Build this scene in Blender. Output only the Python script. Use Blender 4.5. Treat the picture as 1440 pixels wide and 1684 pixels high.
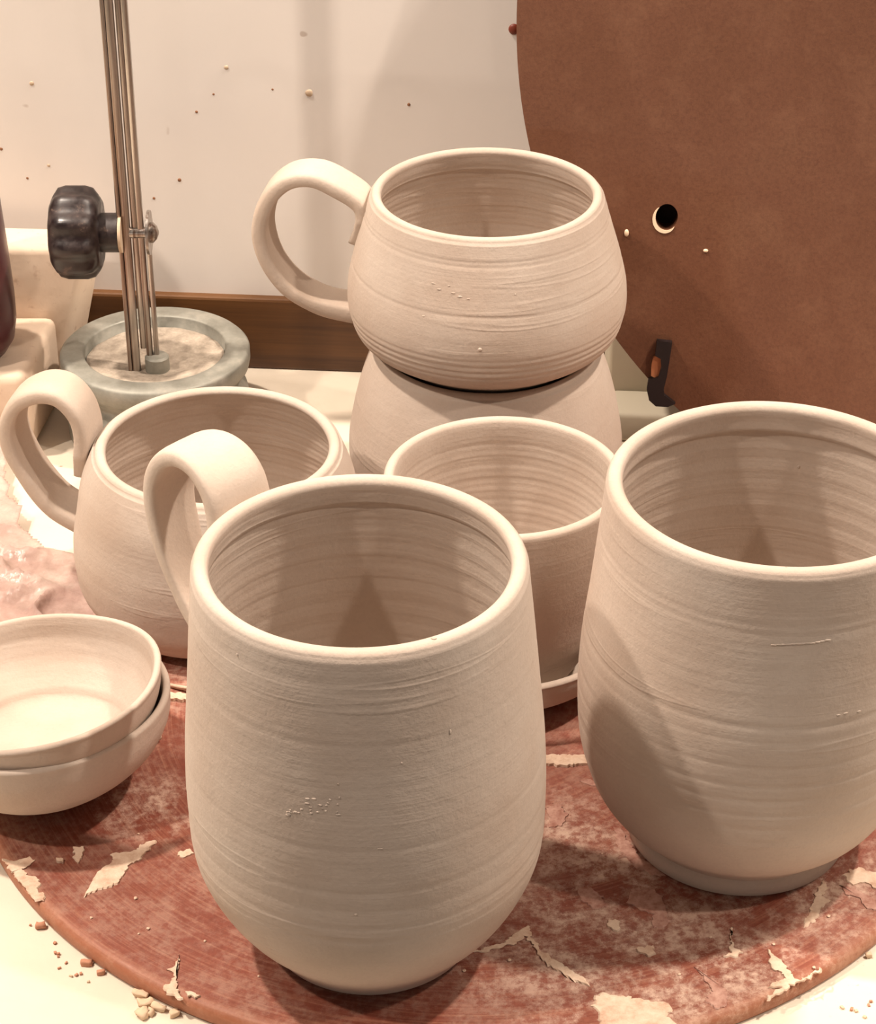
import bpy, bmesh, math, random
from mathutils import Vector, Matrix, noise
random.seed(7)
S = bpy.context.scene
COL = S.collection
PI = math.pi
for o in list(bpy.data.objects): bpy.data.objects.remove(o)

# ---------------------------------------------------------------- camera
FPX, PITCH, CAMZ = 3783.8, .551685, .45608
cd = bpy.data.cameras.new('camera'); cam = bpy.data.objects.new('camera', cd); COL.objects.link(cam)
cam.location = (0, 0, CAMZ); cam.rotation_euler = (PI/2 - PITCH, 0, 0)
cd.sensor_fit = 'HORIZONTAL'; cd.sensor_width = 36; cd.lens = FPX/1440*36
cd.clip_start = .01; cd.clip_end = 50
S.camera = cam
# ---------------------------------------------------------------- world and lights
w = bpy.data.worlds.new('world'); S.world = w; w.use_nodes = True
w.node_tree.nodes['Background'].inputs[0].default_value = (1.0, .87, .78, 1)
w.node_tree.nodes['Background'].inputs[1].default_value = .15
def area(name, loc, target, size, power, col, sy=None):
    l = bpy.data.lights.new(name, 'AREA'); l.energy = power; l.color = col; l.size = size
    if sy: l.shape = 'RECTANGLE'; l.size_y = sy
    o = bpy.data.objects.new(name, l); COL.objects.link(o); o.location = loc
    o.rotation_euler = (Vector(target) - Vector(loc)).to_track_quat('-Z', 'Y').to_euler(); return o
WARM = (1, .86, .73)
area('ceiling_light_left', (-.66, .70, 1.28), (0, .65, .05), .05, 21, WARM)
area('ceiling_light_right', (.66, .68, 1.30), (0, .65, .05), .05, 19, WARM)
area('room_lamp_left', (-.86, .17, 1.32), (0, .7, .08), .05, 12.5, WARM)
area('room_lamp_right', (.86, .14, 1.30), (0, .7, .08), .05, 8.5, WARM)
area('low_lamp_right', (.32, -.75, .20), (0, .8, .10), .06, .9, WARM)
area('low_lamp_left', (-.42, -.75, .24), (0, .8, .10), .06, .5, WARM)
S.view_settings.view_transform = 'Standard'; S.view_settings.look = 'None'
S.view_settings.gamma = 1; S.view_settings.use_curve_mapping = False
S.view_settings.exposure = 0.0

# ---------------------------------------------------------------- helpers
_c, _s = math.cos(PITCH), math.sin(PITCH)
def ray(x, y):
    a, b = (x-720)/FPX, (842-y)/FPX
    return Vector((a, _c + _s*b, -_s + _c*b))
def onz(x, y, z=0.):
    d = ray(x, y); return Vector((0, 0, CAMZ)) + d*((z-CAMZ)/d.z)
def onplane(x, y, p, n):
    d = ray(x, y); c = Vector((0, 0, CAMZ)); return c + d*((p-c).dot(n)/d.dot(n))
def srgb(r, g, b):
    f = lambda v: (v/12.92 if v <= .04045 else ((v+.055)/1.055)**2.4)
    return (f(r/255), f(g/255), f(b/255), 1)
def empty(name, label, cat, loc=(0, 0, 0), group=None):
    o = bpy.data.objects.new(name, None); COL.objects.link(o); o.location = loc; o.empty_display_size = .01
    o['label'] = label; o['category'] = cat
    if group: o['group'] = group
    return o
def link(name, me, mat, parent=None, loc=None, smooth=True):
    o = bpy.data.objects.new(name, me); COL.objects.link(o)
    if mat: me.materials.clear(); me.materials.append(mat)
    if loc is not None: o.location = loc
    if parent: o.parent = parent
    if smooth:
        for p in me.polygons: p.use_smooth = True
    return o
def bmobj(name, bm, mat, parent=None, loc=None, smooth=True, auto=None):
    bmesh.ops.recalc_face_normals(bm, faces=bm.faces)
    me = bpy.data.meshes.new(name); bm.to_mesh(me); bm.free()
    o = link(name, me, mat, parent, loc, smooth)
    if auto is not None: me.set_sharp_from_angle(angle=auto)
    return o
def tag(o, label, cat, group=None):
    o['label'] = label; o['category'] = cat
    if group: o['group'] = group
    return o
def add_box(bm, c, s, rot=None, bev=0, seg=2):
    r = bmesh.ops.create_cube(bm, size=1); vs = r['verts']
    for v in vs:
        p = Vector((v.co.x*s[0], v.co.y*s[1], v.co.z*s[2]))
        if rot: p = rot @ p
        v.co = p + Vector(c)
    if bev:
        es = list({e for v in vs for e in v.link_edges})
        bmesh.ops.bevel(bm, geom=es, offset=bev, segments=seg, profile=.5, affect='EDGES')
def add_cyl(bm, p0, p1, r0, r1=None, n=32, caps=True):
    r1 = r0 if r1 is None else r1
    p0, p1 = Vector(p0), Vector(p1); d = (p1-p0); q = d.to_track_quat('Z', 'Y')
    A, B = [], []
    for i in range(n):
        a = 2*PI*i/n; u = Vector((math.cos(a), math.sin(a), 0))
        A.append(bm.verts.new(p0 + q @ (u*r0))); B.append(bm.verts.new(p1 + q @ (u*r1)))
    for i in range(n):
        j = (i+1) % n; bm.faces.new((A[i], A[j], B[j], B[i]))
    if caps: bm.faces.new(A[::-1]); bm.faces.new(B)
def lathe(bm, prof, n=128, lean=0, c=(0, 0, 0), wob=None, q=None):
    """prof: list of (r,z); r==0 closes with a single vertex"""
    rows = []
    for r, z in prof:
        if r < 1e-7:
            p = Vector((lean*z, 0, z)); p = q @ p if q else p
            rows.append([bm.verts.new(p + Vector(c))]); continue
        row = []
        for i in range(n):
            a = 2*PI*i/n; rr = r + (wob(a, z) if wob else 0)
            p = Vector((rr*math.cos(a) + lean*z, rr*math.sin(a), z)); p = q @ p if q else p
            row.append(bm.verts.new(p + Vector(c)))
        rows.append(row)
    for A, B in zip(rows, rows[1:]):
        if len(A) == 1 and len(B) == 1: continue
        for i in range(n):
            j = (i+1) % n
            if len(A) == 1: bm.faces.new((A[0], B[j], B[i]))
            elif len(B) == 1: bm.faces.new((A[i], A[j], B[0]))
            else: bm.faces.new((A[i], A[j], B[j], B[i]))
def hermite(zk, rk, n):
    m = []
    K = len(zk)
    for i in range(K):
        if i == 0: m.append((rk[1]-rk[0])/(zk[1]-zk[0]))
        elif i == K-1: m.append((rk[-1]-rk[-2])/(zk[-1]-zk[-2]))
        else:
            h0, h1 = zk[i]-zk[i-1], zk[i+1]-zk[i]; s0, s1 = (rk[i]-rk[i-1])/h0, (rk[i+1]-rk[i])/h1
            m.append((s0*h1 + s1*h0)/(h0+h1))
    out = []
    for k in range(n):
        z = zk[0] + (zk[-1]-zk[0])*k/(n-1); i = 0
        while i < K-2 and z > zk[i+1]: i += 1
        h = zk[i+1]-zk[i]; t = (z-zk[i])/h
        out.append((z, (2*t**3-3*t*t+1)*rk[i] + (t**3-2*t*t+t)*h*m[i] + (-2*t**3+3*t*t)*rk[i+1] + (t**3-t*t)*h*m[i+1]))
    return out
def catmull(P, n=8):
    out = []
    for i in range(len(P)-1):
        p0 = P[max(i-1, 0)]; p1 = P[i]; p2 = P[i+1]; p3 = P[min(i+2, len(P)-1)]
        for k in range(n):
            t = k/n
            out.append(.5*((2*p1) + (p2-p0)*t + (2*p0-5*p1+4*p2-p3)*t*t + (3*p1-p0-3*p2+p3)*t**3))
    out.append(P[-1].copy()); return out

# ---------------------------------------------------------------- materials
def mat(name, col, rough=.6, metal=0, spec=None):
    m = bpy.data.materials.new(name); m.use_nodes = True; b = m.node_tree.nodes['Principled BSDF']
    b.inputs['Base Color'].default_value = col; b.inputs['Roughness'].default_value = rough; b.inputs['Metallic'].default_value = metal
    if spec is not None: b.inputs['Specular IOR Level'].default_value = spec
    return m
class NT:
    def __init__(s, m): s.t = m.node_tree; s.b = s.t.nodes['Principled BSDF']
    def n(s, ty, **k):
        o = s.t.nodes.new(ty)
        for a, v in k.items():
            if a.startswith('i_'):
                key = a[2:]; o.inputs[int(key) if key.isdigit() else key.replace('_', ' ')].default_value = v
            else: setattr(o, a, v)
        return o
    def l(s, a, b): s.t.links.new(a, b)
    def coord(s, scale=(1, 1, 1), kind='Object'):
        c = s.n('ShaderNodeTexCoord'); m = s.n('ShaderNodeMapping'); m.inputs['Scale'].default_value = scale
        s.l(c.outputs[kind], m.inputs[0]); return m.outputs[0]
    def noise(s, v, scale, detail=4, rough=.55):
        o = s.n('ShaderNodeTexNoise'); o.inputs['Scale'].default_value = scale; o.inputs['Detail'].default_value = detail
        o.inputs['Roughness'].default_value = rough; s.l(v, o.inputs['Vector']); return o.outputs['Fac']
    def ramp(s, f, stops):
        o = s.n('ShaderNodeValToRGB'); e = o.color_ramp.elements
        while len(e) < len(stops): e.new(.5)
        for k, (p, c) in enumerate(stops): e[k].position = p; e[k].color = c if len(c) == 4 else (*c, 1)
        s.l(f, o.inputs[0]); return o.outputs[0]
    def mix(s, f, a, b, mode='MIX'):
        o = s.n('ShaderNodeMix', data_type='RGBA', blend_type=mode)
        for v, i in ((f, 0), (a, 6), (b, 7)):
            if isinstance(v, (int, float)): o.inputs[i].default_value = v
            elif isinstance(v, tuple): o.inputs[i].default_value = v
            else: s.l(v, o.inputs[i])
        return o.outputs[2]
    def math(s, op, a, b=0.):
        o = s.n('ShaderNodeMath', operation=op)
        for v, i in ((a, 0), (b, 1)):
            if isinstance(v, (int, float)): o.inputs[i].default_value = v
            else: s.l(v, o.inputs[i])
        return o.outputs[0]
    def bump(s, h, strength=.3, dist=.001):
        o = s.n('ShaderNodeBump'); o.inputs['Strength'].default_value = strength; o.inputs['Distance'].default_value = dist
        s.l(h, o.inputs['Height'])
        if s.b.inputs['Normal'].links: s.l(s.b.inputs['Normal'].links[0].from_socket, o.inputs['Normal'])
        s.l(o.outputs[0], s.b.inputs['Normal']); return o
BW0, BW1 = (0, 0, 0, 1), (1, 1, 1, 1)

def clay_mat(name, base, dark, rings=True):
    m = mat(name, base, .82, 0, .25); t = NT(m)
    oi = t.n('ShaderNodeObjectInfo')
    v = t.coord((1, 1, 1)); off = t.n('ShaderNodeVectorMath', operation='ADD'); t.l(v, off.inputs[0])
    sc = t.n('ShaderNodeVectorMath', operation='SCALE'); t.l(oi.outputs['Random'], sc.inputs['Scale']); sc.inputs[0].default_value = (7, 3, 5)
    t.l(sc.outputs[0], off.inputs[1]); v0 = off.outputs[0]
    blot = t.noise(v0, 28, 4); fine = t.noise(v0, 900, 3, .6)
    c = t.mix(t.ramp(blot, [(.35, BW0), (.7, BW1)]), base, dark)
    c2 = t.mix(t.math('MULTIPLY', t.ramp(fine, [(.45, BW0), (.75, BW1)]), .22), c, tuple(x*.72 for x in base[:3]) + (1,))
    t.l(c2, t.b.inputs['Base Color'])
    if rings:
        mp = t.n('ShaderNodeMapping'); mp.inputs['Scale'].default_value = (5, 5, 420); t.l(v0, mp.inputs[0])
        r1 = t.noise(mp.outputs[0], 1, 3, .7)
        mp2 = t.n('ShaderNodeMapping'); mp2.inputs['Scale'].default_value = (9, 9, 130); t.l(v0, mp2.inputs[0])
        r2 = t.noise(mp2.outputs[0], 1, 2, .5)
        gro = t.ramp(r2, [(.60, BW0), (.64, BW1), (.68, BW0)])
        t.bump(r1, .30, .0004); t.bump(r2, .28, .0008); t.bump(gro, .25, .0003)
    t.bump(fine, .35, .0003); t.bump(t.noise(v0, 180, 4), .25, .0008)
    return m
CLAY = clay_mat('dry_clay', srgb(192, 177, 164), srgb(182, 163, 148))
CLAYH = clay_mat('dry_clay_handle', srgb(200, 184, 170), srgb(188, 169, 153), rings=False)

# ---------------------------------------------------------------- the setting
YAW = math.radians(-4.6)
wv = Vector((math.cos(YAW), math.sin(YAW), 0)); wn = Vector((math.sin(YAW), -math.cos(YAW), 0))   # wn points to the camera
WP = Vector((-.056, .868, -.006))
def wall_pt(s, z, off=0.): return WP + wv*s + Vector((0, 0, z+.006)) + wn*off
TZ = -.0062     # table top
m = mat('cream_table', srgb(236, 222, 196), .5, 0, .3); t = NT(m); v = t.coord()
spk = t.ramp(t.noise(v, 330, 3, .6), [(.66, BW0), (.73, BW1)]); patch = t.ramp(t.noise(v, 14, 5), [(.35, BW0), (.7, BW1)])
sp2 = t.math('MULTIPLY', spk, t.ramp(t.noise(v, 18, 2), [(.45, BW0), (.6, BW1)]))
c = t.mix(t.math('MULTIPLY', patch, .55), srgb(226, 214, 196), srgb(206, 190, 170))
t.l(t.mix(t.math('MULTIPLY', sp2, .7), c, srgb(140, 110, 84)), t.b.inputs['Base Color']); t.bump(t.noise(v, 120, 4), .25, .0008)
TABLE = m
m = mat('white_wall_panel', srgb(222, 214, 206), .45, 0, .35); t = NT(m); v = t.coord()
f1 = t.ramp(t.noise(v, 9, 4), [(.3, BW0), (.75, BW1)])
sp = t.ramp(t.noise(v, 95, 1, .4), [(.80, BW0), (.82, BW1)])
c = t.mix(t.math('MULTIPLY', f1, .5), srgb(232, 225, 219), srgb(220, 211, 202))
t.l(t.mix(t.math('MULTIPLY', sp, .45), c, srgb(150, 120, 95)), t.b.inputs['Base Color']); t.bump(t.noise(v, 500, 2), .08, .0003)
WALL = m
m = mat('brown_wood', srgb(112, 66, 30), .45); t = NT(m); v = t.coord((3, 3, 90))
g = t.noise(v, 2.2, 5, .6); t.l(t.ramp(g, [(.3, srgb(66, 38, 16)), (.55, srgb(92, 58, 27)), (.8, srgb(110, 74, 40))]), t.b.inputs['Base Color']); t.bump(g, .15, .0005)
WOOD = m

bm = bmesh.new(); tp = [(-1.2, .435), (1.2, .435)] + [tuple(wall_pt(s_, 0, -.0012)[:2]) for s_ in (1.2, -1.2)]
A_ = [bm.verts.new((x, y, TZ-.028)) for x, y in tp]; B_ = [bm.verts.new((x, y, TZ)) for x, y in tp]
for i in range(4): bm.faces.new((A_[i], A_[(i+1) % 4], B_[(i+1) % 4], B_[i]))
bm.faces.new(A_[::-1]); bm.faces.new(B_)
bmesh.ops.bevel(bm, geom=[bm.edges.get((B_[0], B_[1]))], offset=.004, segments=3, affect='EDGES')
tb = empty('work_table', 'cream speckled work table that carries the bat and everything else', 'table', (0, .645, -.77))
for v_ in bm.verts: v_.co -= Vector((0, .645, -.77))
bmobj('table_top', bm, TABLE, tb, smooth=True, auto=.7)
for lx_ in (-1.12, 1.12):
    for ly_ in (-.17, .06):
        bm = bmesh.new(); add_box(bm, (lx_, ly_, .368), (.05, .05, .736), None, .003); bmobj('leg', bm, WOOD, tb, smooth=False)
m = mat('studio_floor', srgb(120, 108, 96), .8); t = NT(m); v = t.coord(); t.l(t.ramp(t.noise(v, 6, 5), [(.3, srgb(104, 92, 82)), (.7, srgb(134, 122, 108))]), t.b.inputs['Base Color'])
bm = bmesh.new(); add_box(bm, (0, 0, -.785), (6, 6, .03)); o = bmobj('floor', bm, m, smooth=False); o['kind'] = 'structure'
rotw = Matrix.Rotation(YAW, 3, 'Z')
bm = bmesh.new(); cc = wall_pt(.1, .15, -.010); add_box(bm, cc, (2.6, .016, 1.85), rotw)
wall = bmobj('wall_back', bm, WALL, smooth=False); wall['kind'] = 'structure'
bm = bmesh.new(); cc = wall_pt(.1, TZ+.0165, -.002); add_box(bm, cc, (1.9, .008, .033), rotw, .0012)
o = bmobj('baseboard_back', bm, WOOD, smooth=False); o['kind'] = 'structure'
SPL = mat('splatter_brown', srgb(140, 96, 66), .7)
SPL2 = mat('splatter_pale', srgb(200, 176, 150), .7)
for x, y, r, mm in ((323, 184, 2.6, SPL), (295, 296, 3.4, SPL), (253, 326, 2.6, SPL), (508, 153, 6.5, SPL2), (672, 172, 3, SPL), (45, 293, 2.4, SPL), (80, 272, 3, SPL2), (372, 111, 4, SPL2), (448, 147, 2, SPL), (52, 137, 4, SPL2), (351, 155, 2, SPL), (2, 245, 3, SPL)):
    p = onplane(x, y, wall_pt(0, 0, -.002), wn)
    rr = r*.00024; bm = bmesh.new(); bmesh.ops.create_icosphere(bm, subdivisions=2, radius=rr)
    for v_ in bm.verts: v_.co = rotw @ Vector((v_.co.x*random.uniform(.85, 1.1), v_.co.y*.35, v_.co.z*random.uniform(.85, 1.1)))
    bmobj('splatter', bm, mm, wall, p)

# ---------------------------------------------------------------- round bat on the table
BC = Vector((.0103, .6222, 0)); BR = .1643
m = mat('red_brown_bat', srgb(150, 84, 62), .5, 0, .35); t = NT(m); v = t.coord()
sep = t.n('ShaderNodeSeparateXYZ'); t.l(v, sep.inputs[0])
ln = t.n('ShaderNodeVectorMath', operation='LENGTH'); t.l(v, ln.inputs[0]); rad = ln.outputs['Value']
comb = t.n('ShaderNodeCombineXYZ'); t.l(t.math('MULTIPLY', rad, 900), comb.inputs[0]); an = t.math('ARCTAN2', sep.outputs[1], sep.outputs[0]); t.l(t.math('MULTIPLY', an, 3), comb.inputs[1])
ring = t.noise(comb.outputs[0], 1, 3, .7)
mott = t.noise(v, 60, 5, .65); fib = t.noise(v, 900, 4, .7); big = t.noise(v, 11, 4, .6)
c = t.ramp(big, [(.3, srgb(112, 54, 40)), (.5, srgb(132, 70, 54)), (.72, srgb(146, 92, 78))])
c = t.mix(t.math('MULTIPLY', t.ramp(ring, [(.45, BW0), (.7, BW1)]), .5), c, srgb(178, 128, 104))
c = t.mix(t.math('MULTIPLY', t.ramp(fib, [(.4, BW0), (.7, BW1)]), .4), c, srgb(92, 42, 32))
# dried slip film: heavier towards the front right
def blob(cx, cy, rx, ry):
    mp = t.n('ShaderNodeMapping'); mp.inputs['Location'].default_value = (-cx/rx, -cy/ry, 0); mp.inputs['Scale'].default_value = (1/rx, 1/ry, 0); t.l(v, mp.inputs[0])
    g = t.n('ShaderNodeTexGradient', gradient_type='SPHERICAL'); t.l(mp.outputs[0], g.inputs[0]); return g.outputs[1]
def bl(x, y, rx, ry):
    p = onz(x, y) - BC; return blob(p.x, p.y, rx, ry)
reg = t.math('MAXIMUM', bl(1010, 1540, .062, .045), bl(1000, 1440, .05, .03))
reg = t.math('MAXIMUM', reg, bl(925, 1500, .022, .026)); reg = t.math('MAXIMUM', reg, bl(1340, 1450, .05, .035)); reg = t.math('MAXIMUM', reg, bl(1180, 1580, .05, .028))
reg = t.math('MAXIMUM', reg, t.math('MULTIPLY', bl(930, 1380, .03, .03), .8)); reg = t.math('MAXIMUM', reg, t.math('MULTIPLY', bl(270, 1330, .03, .022), .7))
reg = t.math('MAXIMUM', reg, t.math('MULTIPLY', bl(1080, 1650, .05, .02), .9)); reg = t.math('MAXIMUM', reg, t.math('MULTIPLY', bl(60, 1020, .08, .09), 1.0))
reg = t.math('POWER', t.math('MAXIMUM', reg, .05), .5)
n2 = t.noise(v, 75, 9, .78); n3 = t.noise(v, 260, 6, .75)
film = t.math('MULTIPLY', reg, t.ramp(n2, [(.42, BW0), (.56, BW1)]))
film = t.math('MULTIPLY', film, t.ramp(n3, [(.40, (.12, .12, .12, 1)), (.55, BW1)]))
c = t.mix(t.math('MULTIPLY', film, .9), c, srgb(212, 184, 164))
edge = t.math('MULTIPLY', t.ramp(rad, [(.1600, BW0), (.1640, BW1)]), .4)
c = t.mix(edge, c, srgb(190, 128, 92))
t.l(c, t.b.inputs['Base Color'])
t.l(t.ramp(n2, [(.3, (.42, .42, .42, 1)), (.7, (.7, .7, .7, 1))]), t.b.inputs['Roughness'])
t.bump(ring, .15, .0002); t.bump(fib, .2, .0002); t.bump(film, .4, .0004); t.bump(mott, .15, .0006)
BAT = m
bat = empty('pottery_bat', 'round red-brown clay-smeared wooden bat lying flat on the cream table under the pots', 'board', (BC.x, BC.y, TZ))
th = -TZ
bm = bmesh.new()
lathe(bm, [(0, 0), (BR-.0012, 0), (BR-.0003, .0007), (BR, .002), (BR, th-.0024), (BR-.0006, th-.0008), (BR-.0022, th-.0001), (BR-.004, th), (.10, th), (0, th)], 256)
for v_ in bm.verts: v_.co.z -= 0
o = bmobj('disc', bm, BAT, bat, (0, 0, 0))
# pixel-traced clay smears, each a thin crust of its own on the bat
CRUST = mat('dried_slip', srgb(214, 188, 164), .75); t = NT(CRUST); v = t.coord()
t.l(t.ramp(t.noise(v, 240, 5, .7), [(.3, srgb(190, 152, 128)), (.5, srgb(212, 184, 160)), (.75, srgb(228, 206, 184))]), t.b.inputs['Base Color']); t.bump(t.noise(v, 400, 5), .5, .0006)
FILM = mat('thin_slip_film', srgb(176, 132, 116), .7); t = NT(FILM); v = t.coord()
t.l(t.ramp(t.noise(v, 300, 5, .7), [(.35, srgb(150, 100, 84)), (.55, srgb(178, 136, 120)), (.75, srgb(198, 160, 142))]), t.b.inputs['Base Color'])
def smear(pts, h=.0004, mm=None, rag=.0009, name='clay_smear'):
    P = [onz(x, y) for x, y in pts]
    # densify with ragged edge
    Q = []
    for i in range(len(P)):
        a, b = P[i], P[(i+1) % len(P)]; L = (b-a).length; k = max(1, int(L/.0006))
        for j in range(k):
            p = a.lerp(b, j/k); n = noise.noise_vector(p*700)*rag + noise.noise_vector(p*2600)*rag*.7; Q.append(p + Vector((n.x, n.y, 0)))
    bm = bmesh.new(); vs = [bm.verts.new((q.x, q.y, .00004)) for q in Q]
    f = bm.faces.new(vs); r = bmesh.ops.extrude_face_region(bm, geom=[f])
    top = [g for g in r['geom'] if isinstance(g, bmesh.types.BMVert)]
    cx = sum(q.x for q in Q)/len(Q); cy = sum(q.y for q in Q)/len(Q)
    for v_ in top:
        v_.co.z = h; v_.co.x += (cx-v_.co.x)*.05; v_.co.y += (cy-v_.co.y)*.05
    bmesh.ops.triangulate(bm, faces=[f for f in bm.faces if len(f.verts) > 4])
    for v_ in bm.verts: v_.co -= Vector((BC.x, BC.y, TZ))
    return bmobj(name, bm, mm or CRUST, bat, smooth=False)
SM = [
 ([(137, 1476), (150, 1457), (156, 1440), (170, 1428), (186, 1416), (183, 1405), (196, 1404), (222, 1400), (243, 1384), (262, 1382), (246, 1396), (233, 1412), (212, 1425), (195, 1452), (176, 1461), (158, 1466)], .0005, None),
 ([(121, 1394), (138, 1393), (139, 1404), (128, 1420), (122, 1412)], .0005, None),
 ([(93, 1415), (103, 1414), (108, 1419), (103, 1422), (95, 1418)], .0009, None),
 ([(4, 1412), (18, 1418), (38, 1412), (50, 1408), (58, 1416), (50, 1424), (36, 1430), (44, 1440), (60, 1443), (66, 1455), (62, 1470), (75, 1472), (72, 1482), (60, 1484), (48, 1470), (34, 1452), (18, 1434)], .0004, None),
 ([(275, 1595), (290, 1588), (293, 1570), (294, 1590), (292, 1618), (290, 1628), (304, 1645), (298, 1646), (280, 1636), (266, 1626), (284, 1618), (284, 1600)], .0005, None),
 ([(306, 1632), (330, 1639), (318, 1640), (306, 1637)], .0006, None),
 ([(775, 1566), (800, 1558), (826, 1552), (852, 1532), (868, 1520), (872, 1540), (888, 1562), (905, 1576), (930, 1592), (962, 1612), (970, 1624), (950, 1616), (925, 1602), (890, 1580), (866, 1540), (846, 1552), (820, 1560), (790, 1567)], .0005, None),
 ([(976, 1640), (985, 1632), (1004, 1636), (1040, 1640), (1070, 1646), (1100, 1650), (1104, 1662), (1095, 1672), (1110, 1682), (1112, 1700), (980, 1700), (985, 1672), (974, 1656)], .0004, None),
 ([(1262, 1562), (1276, 1574), (1296, 1592), (1306, 1610), (1318, 1613), (1352, 1594), (1354, 1596), (1330, 1612), (1300, 1622), (1260, 1648), (1258, 1645), (1284, 1626), (1262, 1624), (1290, 1610), (1288, 1600), (1268, 1594), (1264, 1582)], .0005, None),
 ([(1320, 1528), (1332, 1500), (1340, 1470), (1356, 1446), (1362, 1460), (1352, 1476), (1366, 1482), (1352, 1494), (1340, 1512), (1330, 1524)], .0004, None),
 ([(1384, 1438), (1410, 1428), (1440, 1436), (1450, 1440), (1450, 1470), (1424, 1452), (1400, 1456)], .0004, None),
 ([(1380, 1456), (1406, 1462), (1440, 1478), (1450, 1500), (1424, 1494), (1410, 1476), (1392, 1472)], .0003, FILM),
 ([(1036, 1462), (1056, 1462), (1074, 1464), (1088, 1474), (1096, 1496), (1100, 1516), (1088, 1528), (1072, 1528), (1074, 1506), (1050, 1496), (1032, 1484)], .0003, FILM),
 ([(1010, 1360), (1022, 1362), (1030, 1380), (1054, 1410), (1094, 1440), (1082, 1442), (1050, 1430), (1020, 1402), (1010, 1380)], .0003, FILM),
 ([(950, 1462), (970, 1460), (990, 1474), (996, 1490), (974, 1496), (955, 1480)], .0003, FILM),
 ([(1046, 1560), (1072, 1556), (1078, 1570), (1064, 1574), (1050, 1566)], .0006, None),
 ([(1000, 1514), (1018, 1514), (1020, 1530), (1008, 1532), (1000, 1524)], .0006, None),
 ([(1200, 1568), (1204, 1524), (1202, 1528), (1206, 1560), (1220, 1568), (1214, 1574), (1190, 1576)], .0005, None),
 ([(1142, 1592), (1160, 1602), (1184, 1618), (1198, 1630), (1196, 1650), (1180, 1660), (1160, 1648), (1172, 1630), (1156, 1610)], .0003, FILM),
 ([(268, 1143), (290, 1142), (318, 1146), (318, 1156), (290, 1154), (268, 1152)], .0012, None),
 ([(884, 1244), (965, 1244), (968, 1258), (930, 1262), (884, 1258)], .0009, None),
 ([(895, 1330), (920, 1322), (934, 1340), (926, 1358), (900, 1362), (906, 1346)], .0003, FILM),
 ([(950, 1286), (968, 1282), (985, 1290), (975, 1294)], .0003, FILM),
 ([(290, 1405), (312, 1396), (318, 1404), (300, 1412)], .0004, None),
]
for pts, h, mm in SM: smear(pts, h, mm)
for x, y, r in ((223, 1478, 3.5), (244, 1528, 3), (337, 1548, 2.5), (837, 1580, 3.5), (1272, 1554, 3), (1338, 1592, 3), (1117, 1603, 2.6), (1362, 1508, 3), (788, 1544, 2.2), (425, 1606, 2.2), (763, 1597, 3), (150, 1510, 2.5), (228, 1536, 2), (228, 1372, 2), (1168, 1542, 2.5), (990, 1404, 1.6)):
    p = onz(x, y); bm = bmesh.new(); bmesh.ops.create_icosphere(bm, subdivisions=1, radius=r*.00018)
    for v_ in bm.verts: v_.co = Vector((v_.co.x*random.uniform(.8, 1.4), v_.co.y*random.uniform(.8, 1.3), v_.co.z*.6 + r*.00010))
    bmobj('clay_grain', bm, CRUST, bat, (p.x-BC.x, p.y-BC.y, -TZ), smooth=False)

# ---------------------------------------------------------------- thrown pots
def pot_profile(zf, rk, H, wall=.0042, lip=.0046, floor=.006, r_lip=None, open_bottom=True, foot_in=.004, n=150, grooves=(), igroove=0.):
    zk = [a*H for a in zf]
    pr = hermite(zk, rk, n)
    out = [(0, .0012), (max(rk[0]-foot_in-.004, .004), .0012), (rk[0]-foot_in, .0004), (rk[0]-.0012, 0), (rk[0]-.0003, .0003)]
    hl = lip/2
    for z, r in pr:
        if .0008 < z < H-hl: out.append((r - sum(.7*d_*math.exp(-((z-gz)/w_)**2) for gz, w_, d_ in grooves), z))
    R = pr[-1][1]
    for k in range(0, 9):
        a = PI*k/8; out.append((R-hl+hl*math.cos(a), H-hl+hl*math.sin(a)*.95))
    inn = []
    for z, r in pr[::-1]:
        if z >= H-hl*1.6 or z < floor+.004: continue
        w_ = wall + (lip-wall)*max(0, 1-(H-z)/.006)*.8 + .0014*max(0, 1-z/.03)
        gr = .00005*math.sin(z*2400) + .00007*math.sin(z*900+1)
        if igroove and H-z > igroove: w_ -= .0007
        inn.append((max(r-w_+gr*(1 if H-z > .006 else 0), .003), z))
    rb = inn[-1][0]
    for k in range(1, 7):
        a = PI/2*k/6; inn.append((rb-.010*(1-math.cos(a)), floor+.004-.004*math.sin(a)))
    inn += [(rb*.4, floor), (0, floor)]
    return out + inn
def wobble(seed, amp=.0003):
    def f(a, z): return amp*(noise.noise((math.cos(a)*1.1+seed, math.sin(a)*1.1, z*18+seed)))
    return f
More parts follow.
